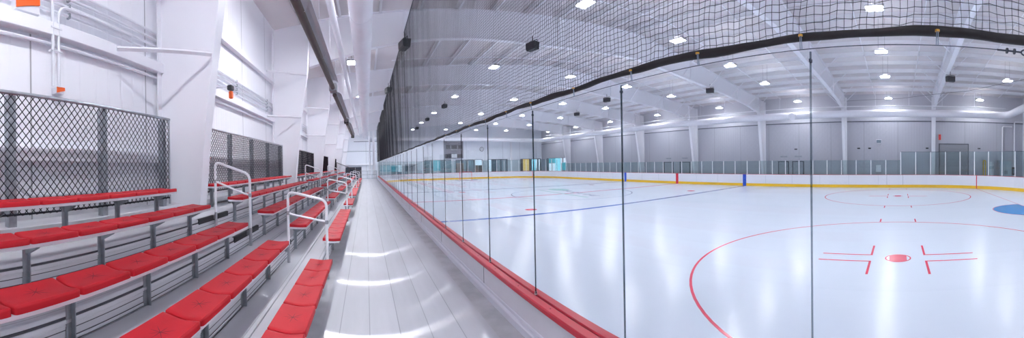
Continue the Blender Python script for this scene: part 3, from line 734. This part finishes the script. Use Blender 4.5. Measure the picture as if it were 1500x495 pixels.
# ------------------------------------------------------------------ netting above the glass
def netting():
    cell=.115; x1,x0=4.5,-146.5; zb,zt=9.45,24.2
    NX=int((x1-x0)/cell); NZ=int((zt-zb)/cell)
    X=x1-cell*np.arange(NX+1); Z=zb+cell*np.arange(NZ+1)
    def P(i,j):
        x=X[i]; z=Z[j]
        hem=.018*np.sin(x*1.1+.6)+.012*np.sin(x*2.9)
        fall=np.clip(1-(z-zb)/6.,0.15,1)
        dz=hem*np.clip(1-(z-zb)/2.,0,1)+.020*np.sin(i*.83+j*.35)*np.sin(i*.217+j*.9+1.3)*fall+.012*np.sin(i*1.9+j*.15)
        dx=.016*np.sin(j*.71+i*.31)*np.sin(j*.23-i*.47)+.01*np.sin(j*.31+i*1.3)
        far=np.clip((-x-118)/28.,0,1)
        dy=.02*np.sin(x*.8+z*.3)+.006*np.sin(x*2.3)+far**3*.45*np.sin(x*2.6+z*.12)
        return np.stack([x+dx,5.0+dy+.03,z+dz],-1)
    V=[];F=[];off=0
    def strands(pts,r,along):
        nonlocal off
        n,m,_=pts.shape       # n strands, m points
        if along=='z': ring=np.array([[1,0,0],[-.5,.87,0],[-.5,-.87,0]])*r
        else: ring=np.array([[0,0,1],[0,.87,-.5],[0,-.87,-.5]])*r
        v=(pts[:,:,None,:]+ring[None,None]).reshape(-1,3); V.append(v)
        base=(np.arange(n)[:,None,None]*m+np.arange(m-1)[None,:,None])*3+np.arange(3)[None,None,:]
        k2=np.roll(np.arange(3),-1)[None,None,:]-np.arange(3)[None,None,:]
        f=np.stack([base,base+k2,base+k2+3,base+3],-1).reshape(-1,4)+off; F.append(f); off+=len(v)
    near=int((x1+32)/cell)
    r=.0050
    I,J=np.meshgrid(np.arange(0,near),np.arange(NZ+1),indexing='ij'); strands(P(I,J),r,'z')
    I,J=np.meshgrid(np.arange(near,NX+1),np.arange(0,NZ+1,4),indexing='ij'); strands(P(I,J),r,'z')
    J,I=np.meshgrid(np.arange(NZ+1),np.arange(0,near+1),indexing='ij'); strands(P(I,J),r,'x')
    J,I=np.meshgrid(np.arange(NZ+1),np.arange(near,NX+1,3),indexing='ij'); strands(P(I,J),r,'x')
    v=np.concatenate(V).astype(np.float32); f=np.concatenate(F).astype(np.int32)
    root=thing('protective_net',(-70,5,9.45),'black protective netting hanging above the tall glass from the roof','net')
    v=(v-np.array([-70,5,9.45]))*S
    me=bpy.data.meshes.new('net_mesh'); me.vertices.add(len(v)); me.vertices.foreach_set('co',v.ravel().astype(np.float32))
    me.loops.add(f.size); me.loops.foreach_set('vertex_index',f.ravel()); me.polygons.add(len(f))
    me.polygons.foreach_set('loop_start',np.arange(0,f.size,4,dtype=np.int32)); me.materials.append(M['net']); me.update(); me.validate()
    put('net_mesh',me,root)
    # rolled hem
    b=MB(); pts=[];rr=[]
    x=x1; i=0
    while x>x0:
        pts.append((x+70,.03+.012*math.sin(x*1.7),.018*math.sin(x*1.1+.6)+.012*math.sin(x*2.9)+.004*math.sin(x*7))); rr.append(.068+.010*math.sin(x*1.3)+.006*math.sin(x*3.7)); x-=.25
    b.tube(pts,rr,10); b.build('hem','hem',root,True)
    MB().tube([(x1+70,.03,zt-9.45),(x0+70,.03,zt-9.45)],.05,8).build('top_cable','cable',root,True)
    b=MB()
    for xx in (-146.5,-145.6,-144.9): b.tube([(xx+70,.0,0),(xx+70,.05,zt-9.45)],.07,6)
    b.build('gathered_edge','net',root,True)
    # snap hooks and their cords down to the cable
    for xx in [.58,-1.45,-3.3,-4.95,-7.0,-9.3,-11.2,-13.4,-15.6,-18,-20.5,-23]:
        MB().ring(xx+70,-.05,-.014,.014,.018,.036,n=12).build('snap_hook','brass',root,True)
        MB().tube([(xx+70-.01,-.05,.0),(xx+70-.014,-.02,-.2)],.007,6).tube([(xx+70+.012,-.05,.0),(xx+70+.014,-.02,-.2)],.007,6).build('hook_cord','cord',root,True)
netting()
root=thing('glass_top_cable',(-70,4.99,9.25),'thin dark steel cable stretched just above the tall glass','cable')
MB().tube([(-76,0,0),(71.55,0,0)],.0065,6).build('cable_run','cable',root,True)
b=MB(); 
for xx in (71.66,71.78): b.tube([(xx-.012,0,0),(xx+.012,0,0)],.045,12)
b.tube([(71.5,0,0),(71.9,0,0)],.014,8)
ey=[(71.97+.075*math.cos(a),0,.045*math.sin(a)) for a in [2*PI*k/16 for k in range(16)]]
b.tube(ey,.013,6,closed=True); b.build('cable_clamps','cable',root,True)

# post at the end of the walkway carrying the net
MB().box(-.35,-.5,-.03,.35,.5,24.2).build('net_post','white_paint',None,label='white steel post at the left end of the netting',cat='post').location=(-147.5*S,3.4*S,0)
MB().tube([(0,0,2.2),(0,0,24)],.28,12).build('round_column','white_paint',None,True,label='slim round white pipe beside the netting post at the walkway end',cat='pipe').location=(-147.5*S,1.6*S,0)

# guard rail at the end of the walkway
root=thing('end_guardrail',(-144,.3,FZ),'grey pipe guard rail closing the far end of the walkway','guardrail')
for z in (3.55,1.9,.35): MB().tube([(0,-3.4,z),(0,4.0,z)],.11,8).build('rail','steel',root,True)
for y in (-3.4,.3,4.0): MB().tube([(0,y,0),(0,y,3.55)],.11,8).build('post','steel',root,True)
b=MB()
for k in range(30): b.tube([(0,-3.4+.25*k,.35),(0,-3.4+.25*k,3.55)],.025,4)
b.build('infill_bars','steel',root)
# sloping guard at the far side of the bleachers
root=thing('stand_end_guardrail',(-115,-6,FZ),'brown stepped guard rail at the far end of the bleachers','guardrail')
MB().tube([(0,4.1,3.8),(0,.1,5.2),(0,-4.1,6.9)],.09,8).build('top_rail','heater',root,True)
for y,h in ((4.1,3.8),(.1,5.2),(-4.1,6.9)): MB().tube([(0,y,0),(0,y,h)],.09,8).build('post','heater',root,True)
b=MB()
for k in range(28):
    y=4.1-k*.3; b.tube([(0,y,.3),(0,y,np.interp(-y,[-4.1,-.1,4.1],[3.8,5.2,6.9]))],.02,4)
b.build('infill_bars','wire',root)

# ------------------------------------------------------------------ seating wall services
root=thing('wall_conduits',(-9,YW0+.3,14),'pair of white conduits dropping down the seating wall to an orange box','conduit')
for dx in (-.16,.16): MB().tube(rounded([(dx-5 if dx<0 else dx,.15,.9 if dx<0 else 8),(dx,.15,.9 if dx<0 else 6),(dx,.15,-2.72)],.6),.07,8).build('drop_conduit','conduit',root,True)
for z in (-.2,-1.2): MB().box(-.3,.02,z,.3,.24,z+.07).build('strap','conduit',root)
for k,z in enumerate((.95,1.35,1.75,2.15)):
    root=bpy.data.objects.new('wall_conduit_run',None); COL.objects.link(root); root.location=(-30*S,(YW0+.15)*S,(14+z-.2)*S)
    tag(root,f'long white conduit along the seating wall above the middle girt, {["lowest","second lowest","third lowest","topmost"][k]} of four','conduit','four parallel wall conduits')
    MB().tube([(-110,0,0),(40,0,0)],.07,8).build('conduit_tube','conduit',root,True)
    sm=MB().box(-.05,-.1,-.12,.05,.1,.12).mesh('conduit_strap','steel')
    for x in range(-100,40,10): put('conduit_strap',sm,root,(x,0,0))
MB().tube([(-120,0,0),(30,0,0)],.09,8).build('lower_conduit','conduit',None,True,label='single white conduit under the middle girt on the seating wall',cat='conduit').location=(-10*S,(YW0+.2)*S,13.2*S)
for x,z,sz,w in ((-9.28,11.0,.28,'small, at the foot of the conduits above the fence'),(-7.6,14.2,.75,'large, on the middle girt at the upper left')):
    root=thing('orange_call_box',(x,YW0+.199,z),f'orange and white alarm box, {w}','box')
    MB().bbox(-sz*.8,-.2,0,sz*.8,.2,sz*1.1,.03).build('box_body','conduit',root)
    MB().extr([(-sz*.78,sz*1.05),(sz*.78,sz*1.05),(sz*.78,sz*.1),(0,sz*.35),(-sz*.78,sz*.55)],'y',.2,.24).build('orange_cover','orange',root)
root=thing('wall_camera',(-25.3,-10.6,14.2),'small dark camera on a bracket behind the first steel column','camera')
MB().bbox(-.3,-.2,-.25,.3,.2,.15,.05).build('camera_body','speaker',root); MB().bbox(-.25,-.15,-.9,.1,.15,-.3,.05).build('camera_base','orange',root); MB().tube([(0,-1.4,.1),(0,0,.1)],.05,6).build('bracket_arm','conduit',root)
root=thing('grab_pipe',(-8.5,-11.3,6.6),'short bent white pipe on the wall behind the chain-link fence','pipe')
MB().tube(rounded([(-2.0,0,0),(1.2,0,0),(1.9,0,.6),(1.9,0,3.6)],.5),.1,8).build('pipe_tube','conduit',root,True)

# ------------------------------------------------------------------ far wall: doors, signs, boxes
def door(n,x0,x1,zt,leaf='door',double=False,extra=None,y=YW1):
    cx=(x0+x1)/2; w=x1-x0
    root=thing(f'door_{n}',(cx,y,0),None,None); root['kind']='structure'
    MB().box(-w/2-.25,-.22,0,-w/2,.0,zt+.25).box(w/2,-.22,0,w/2+.25,0,zt+.25).box(-w/2,-.22,zt,w/2,0,zt+.25).build('door_frame','door_frame',root)
    if double:
        for s_ in (-1,1):
            d=MB().bbox(min(0,s_*w/2)+.02,-.12,0.05,max(0,s_*w/2)-.02,-.02,zt,.02).build('door_leaf',leaf,root)
            MB().box(s_*.25-.06,-.2,3.2,s_*.25+.06,-.12,3.5).build('door_handle','clamp',d)
    else:
        d=MB().bbox(-w/2+.02,-.12,.05,w/2-.02,-.02,zt,.02).build('door_leaf',leaf,root)
        MB().box(w/2-.5,-.2,3.2,w/2-.3,-.12,3.5).build('door_handle','clamp',d)
    return root
door(1,12.2,20.6,11.9,'roller')
door(2,-36.0,-33.0,6.9); door(3,-31.4,-28.2,6.9); door(4,-81.0,-77.0,7.0); door(5,-73.5,-69.5,7.0)
for i,(x,w) in enumerate(((-34.4,'above the middle pair of doors, left one'),(-29.8,'above the middle pair of doors, right one'),(-79,'above the farther pair of doors, left one'),(-71.5,'above the farther pair of doors, right one'))):
    root=thing('door_sign',(x,YW1-.03,8.35),'narrow dark grey sign strip '+w,'sign','small signs above the far doors')
    b=MB(); b.mi=1; b.box(-1.2,-.015,-.1,1.35,0,.48); b.mi=0
    for k in range(9):
        if k==4: continue
        xx=-1.1+k*.26; b.box(xx,-.04,0,xx+.05,0,.38)
        if k%2: b.box(xx,-.04,.30,xx+.18,0,.38)
        if k%3: b.box(xx,-.04,0,xx+.18,0,.07)
        b.box(xx+.14,-.04,.05,xx+.18,0,.33)
    b.build('sign_strip',['slate','far_wall'],root)
def wallbox(name,x,z,w,h,m,label,cat,face=None):
    root=thing(name,(x,YW1,z),label,cat)
    MB().bbox(-w/2,-.35,0,w/2,0,h,.04).build('case',m,root)
    MB().box(-w/2+.12,-.38,.12,w/2-.12,-.35,h-.12).build('face',face or 'door',root)
wallbox('wall_vent',-5.5,12.2,1.6,1.1,'clock','small pale wall box with a grey grille on the far wall','vent','slate')
wallbox('electrical_panel',-5.6,3.9,1.5,2.0,'clock','pale electrical panel low on the far wall behind the glass','panel','conduit')
wallbox('wall_alarm',12.2,13.2,.7,1.6,'orange','red alarm strobe on the far column left of the overhead door','alarm','stripe_red')
for i,(x,w) in enumerate(((-8.2,'left of the electrical panel'),(-11.4,'farther left of the electrical panel'),(8.5,'left of the rightmost column'),(24,'right of the overhead door'),(-30.5,'above the middle pair of doors'),(-68,'right of the third far column'))):
    wallbox('wall_fixture',x,10.6,.8,.35,'speaker',f'tiny dark wall fixture high on the far wall, {w}','fixture','black')
# upright gear behind the right corner glass
root=thing('yellow_equipment',(25,95.5,0),'yellow upright machine handle standing behind the right corner glass','equipment')
MB().bbox(-.5,-.5,0,.5,.5,2.8,.1).build('machine_base','black',root); MB().tube(rounded([(-.35,0,2.8),(-.35,0,7.2),(.35,0,7.2),(.35,0,2.8)],.3),.16,8).build('handle_frame','yellow',root,True)
root=thing('wrapped_roll',(27.0,95.5,0),'silver wrapped upright roll beside the yellow machine','roll')
MB().tube([(0,0,0),(0,0,6.9)],.75,20).build('roll_body','silver',root,True); MB().tube([(0,0,2.0),(0,0,2.3)],.77,20).build('wrap_band','grey_pane',root,True); MB().tube([(0,0,4.8),(0,0,5.6)],.77,20).build('wrap_band','grey_pane',root,True)
root=thing('storage_locker',(31.6,96.6,0),'grey upright storage cabinet behind the right corner glass','cabinet')
MB().bbox(-1.9,-1,0,1.9,1.6,7.2,.05).build('cabinet_body','door',root)
for s_ in (-1,1): d=MB().bbox(min(0,s_*1.8)+.03,-1.06,.2,max(0,s_*1.8)-.03,-1,7,.02).build('cabinet_door','grey_pane',root); MB().box(s_*.3-.08,-1.14,3.2,s_*.3+.08,-1.06,4.2).build('handle','black',d)
root=thing('fire_extinguisher_case',(34.6,97.6,2.8),'dark oval case on the wall right of the grey cabinet','case')
MB().bbox(-.45,-.4,0,.45,.3,2.4,.15).build('case_body','black',root); MB().bbox(-.3,-.46,.4,.3,-.4,2,.02).build('case_window','slate',root)
# vertical risers on the right of the far wall
for i,(x,w) in enumerate(((31.2,'left'),(35.0,'right'))):
    root=thing('riser_pipe',(x,YW1-.5,0),f'white vertical riser pipe in the right corner, {w} one of two','pipe','corner riser pipes')
    MB().tube(rounded([(0,0,0),(0,0,17.5 if i==0 else 19),(3 if i==0 else 2.6,0,17.5 if i==0 else 19)],.6),.22,10).build('pipe_tube','white_paint',root,True)

# ------------------------------------------------------------------ windows at the left end of the hall
def win_end(n,y0,y1,z0,z1,panes,frame='door_frame'):
    """window on the end wall; panes: list of (fraction0, fraction1, material)"""
    root=thing(f'window_{n}',(XW0,(y0+y1)/2,z0),None,None); root['kind']='structure'
    w=y1-y0; h=z1-z0
    MB().box(0,-w/2,0,.25,w/2,.25).box(0,-w/2,h-.25,.25,w/2,h).box(0,-w/2,.25,.25,-w/2+.25,h-.25).box(0,w/2-.25,.25,.25,w/2,h-.25).build('window_frame',frame,root)
    for a,c,lo,hi,m in panes:
        MB().box(.02,-w/2+w*a+.08,h*lo+.05,.12,-w/2+w*c-.08,h*hi-.05).build('window_pane',m,root)
win_end(1,6.5,25.5,1.5,8.2,[(0,.5,.45,1,'teal'),(.5,.62,.45,1,'pale_pane'),(.62,1,.45,1,'slate'),(0,1,0,.45,'grey_pane')])
win_end(2,30,45,3.2,10.2,[(0,.3,0,1,'grey_pane'),(.3,.55,.2,1,'teal'),(.55,1,0,1,'grey_pane')])
win_end(3,46.6,52.6,3.2,10.2,[(0,.75,0,.75,'tan'),(0,.75,.75,1,'slate'),(.75,1,0,1,'grey_pane')])
win_end(4,52.9,56.6,3.2,10.2,[(0,1,0,1,'grey_pane')])
win_end(5,57,61.4,3.2,10.2,[(0,1,.55,1,'pale_pane'),(0,.5,.0,.55,'tan'),(.5,1,0,.55,'brownish')])
win_end(6,64.5,76.2,3.2,10.2,[(0,.18,0,1,'pale_pane'),(.18,.45,0,1,'slate'),(.45,.6,0,1,'grey_pane'),(.6,.72,0,1,'slate'),(.72,.92,0,1,'grey_pane'),(.92,1,0,1,'slate')])
win_end(7,84.3,90.8,3.2,10.2,[(0,.25,0,1,'brownish'),(.25,.85,.0,1,'warm'),(.85,1,0,1,'brownish')])
win_end(8,91.2,97.6,3.2,10.2,[(0,.16,0,1,'teal_bright'),(.16,.3,.3,1,'pale_pane'),(.16,.3,0,.3,'teal'),(.3,.44,0,1,'teal_bright'),(.44,.6,.2,1,'pale_pane'),(.6,.75,0,1,'slate'),(.75,.9,0,1,'pale_pane'),(.9,1,0,1,'slate')])
win_end(9,-11.8,-2.4,0.1,7.4,[(0,.33,0,1,'dark_pane'),(.33,.66,0,1,'dark_pane'),(.66,1,0,1,'dark_pane')])
def win_far(n,x0,x1,z0,z1,panes):
    root=thing(f'window_{n}',((x0+x1)/2,YW1,z0),None,None); root['kind']='structure'
    w=x1-x0;h=z1-z0
    MB().box(-w/2,-.25,0,w/2,0,.2).box(-w/2,-.25,h-.2,w/2,0,h).box(-w/2,-.25,.2,-w/2+.2,0,h-.2).box(w/2-.2,-.25,.2,w/2,0,h-.2).build('window_frame','door_frame',root)
    for a,c,lo,hi,m in panes: MB().box(-w/2+w*a+.08,-.12,h*lo+.05,-w/2+w*c-.08,-.02,h*hi-.05).build('window_pane',m,root)
win_far(10,-166,-144.5,3.0,10.3,[(0,.1,0,1,'slate'),(.1,.25,0,.6,'pale_pane'),(.27,.42,0,.6,'pale_pane'),(.1,.42,.62,1,'teal'),(.42,.65,0,.5,'teal_bright'),(.42,.65,.5,1,'teal_bright'),(.66,.72,0,1,'pale_pane'),(.73,.92,.1,.65,'teal'),(.80,.92,.65,1,'pale_pane')])
# left-end wall columns
for i,(y,w) in enumerate(((19.2,'beside the teal windows'),(44.6,'under the scoreboard'),(78.5,'between the grey and the yellow windows'))):
    MB().box(0,-.5,0,.7,.5,20 if i!=1 else 10.9).build('end_wall_post','white_paint',None,label=f'white steel post on the far left end wall, {w}',cat='post',group='posts on the end wall').location=((XW0+.01)*S,y*S,0)
# girt lines on the end wall beyond the walkway
for z in (15.3,23.0):
    pass
root=thing('end_wall_canopy',(XW0,-4,8.3),'white ledge above the dark windows at the end of the walkway','ledge'); MB().bbox(0,-7.8,0,1.2,9,.5,.05).build('ledge_board','white_paint',root); MB().box(0,-7.8,6.9,.15,9,7.1).build('upper_line','slate',root)

# scoreboard
root=thing('scoreboard',(XW0+.6,45.7,10.9),'slate grey hockey scoreboard hanging on the far left end wall','scoreboard')
MB().bbox(-.4,-4.9,0,.3,4.9,9.6,.08).build('scoreboard_case','score',root)
rnd=random.Random(5)
for row,(z,h,n) in enumerate(((8.3,.55,17),(7.5,.35,13),(5.9,.30,19),(4.4,.3,9),(2.7,.3,7))):
    wtot={0:7.2,1:4.5,2:7.8,3:3.8,4:3.0}[row]; b=MB(); b.mi=1; b.box(.29,-wtot/2-.1,z-.1,.31,wtot/2+.1,z+h+.1); b.mi=0
    for k in range(n):
        y=-wtot/2+wtot*k/n; ww=wtot/n*.6; b.box(.3,y,z,.33,y+ww*.3,z+h)
        b.box(.3,y,z+(h*.8 if k%2 else 0),.33,y+ww,z+(h if k%2 else h*.2))
    b.build('scoreboard_lettering',['score_white','score'],root)
for (y0,y1,z0,z1) in ((-4.4,-1.9,.4,2.2),(1.6,4.3,.4,2.2),(-4.4,-2.2,5.0,7.0),(2.2,4.4,5.0,7.0),(-1.5,1.5,5.0,6.9)):
    MB().box(.3,y0,z0,.34,y1,z1).build('digit_window','black',root)
MB().box(.3,-1.5,.3,.36,1.4,2.3).build('sponsor_panel','score_white',root)
# wall clock
root=thing('wall_clock',(XW0+.1,61.2,15.7),'round white wall clock with a dark rim on the end wall','clock')
MB().tube([(0,0,0),(.2,0,0)],1.15,28).build('clock_rim','black',root,True); MB().tube([(.2,0,0),(.24,0,0)],.95,28).build('clock_face','clock',root,True)
MB().box(.24,-.05,-.05,.28,.05,.75).box(.24,-.05,-.05,.28,.5,.05).build('clock_hands','black',root)

# ------------------------------------------------------------------ camera: a stitched cylindrical panorama
x0_,f_,c_,ta,tb,H_=1315.196,495.78,242.889,.0195,-.0019,7.5727
Rx=Matrix(((1,0,0),(0,math.cos(ta),-math.sin(ta)),(0,math.sin(ta),math.cos(ta))))
Ry=Matrix(((math.cos(tb),0,math.sin(tb)),(0,1,0),(-math.sin(tb),0,math.cos(tb))))
RT=(Rx@Ry).transposed()
t0=(750-x0_)/f_
fw=RT@Vector((math.sin(t0),math.cos(t0),0)); rt=RT@Vector((math.cos(t0),-math.sin(t0),0)); up=RT@Vector((0,0,1))
cam=bpy.data.cameras.new('camera'); co=bpy.data.objects.new('camera',cam); COL.objects.link(co); sc.camera=co
co.matrix_world=Matrix(((rt.x,up.x,-fw.x,0),(rt.y,up.y,-fw.y,0),(rt.z,up.z,-fw.z,H_*S),(0,0,0,1)))
cam.type='PANO'; cam.panorama_type='CENTRAL_CYLINDRICAL'
cam.central_cylindrical_radius=1
cam.central_cylindrical_range_u_min=-750/f_; cam.central_cylindrical_range_u_max=750/f_
cam.central_cylindrical_range_v_min=-(495-c_)/f_; cam.central_cylindrical_range_v_max=c_/f_
cam.clip_start=.02; cam.clip_end=300

# ------------------------------------------------------------------ world and view
w=bpy.data.worlds.new('world'); sc.world=w; w.use_nodes=True
w.node_tree.nodes['Background'].inputs[0].default_value=(.8,.85,1,1); w.node_tree.nodes['Background'].inputs[1].default_value=.3
sc.view_settings.view_transform='Standard'; sc.view_settings.look='None'; sc.view_settings.gamma=1; sc.view_settings.use_curve_mapping=False
sc.view_settings.exposure=1.38
cy=sc.cycles; cy.max_bounces=10; cy.diffuse_bounces=6; cy.glossy_bounces=4; cy.transparent_max_bounces=40; cy.transmission_bounces=4
cy.caustics_reflective=False; cy.caustics_refractive=False; cy.sample_clamp_indirect=10; cy.use_denoising=True
try: cy.denoiser='OPENIMAGEDENOISE'
except Exception: pass
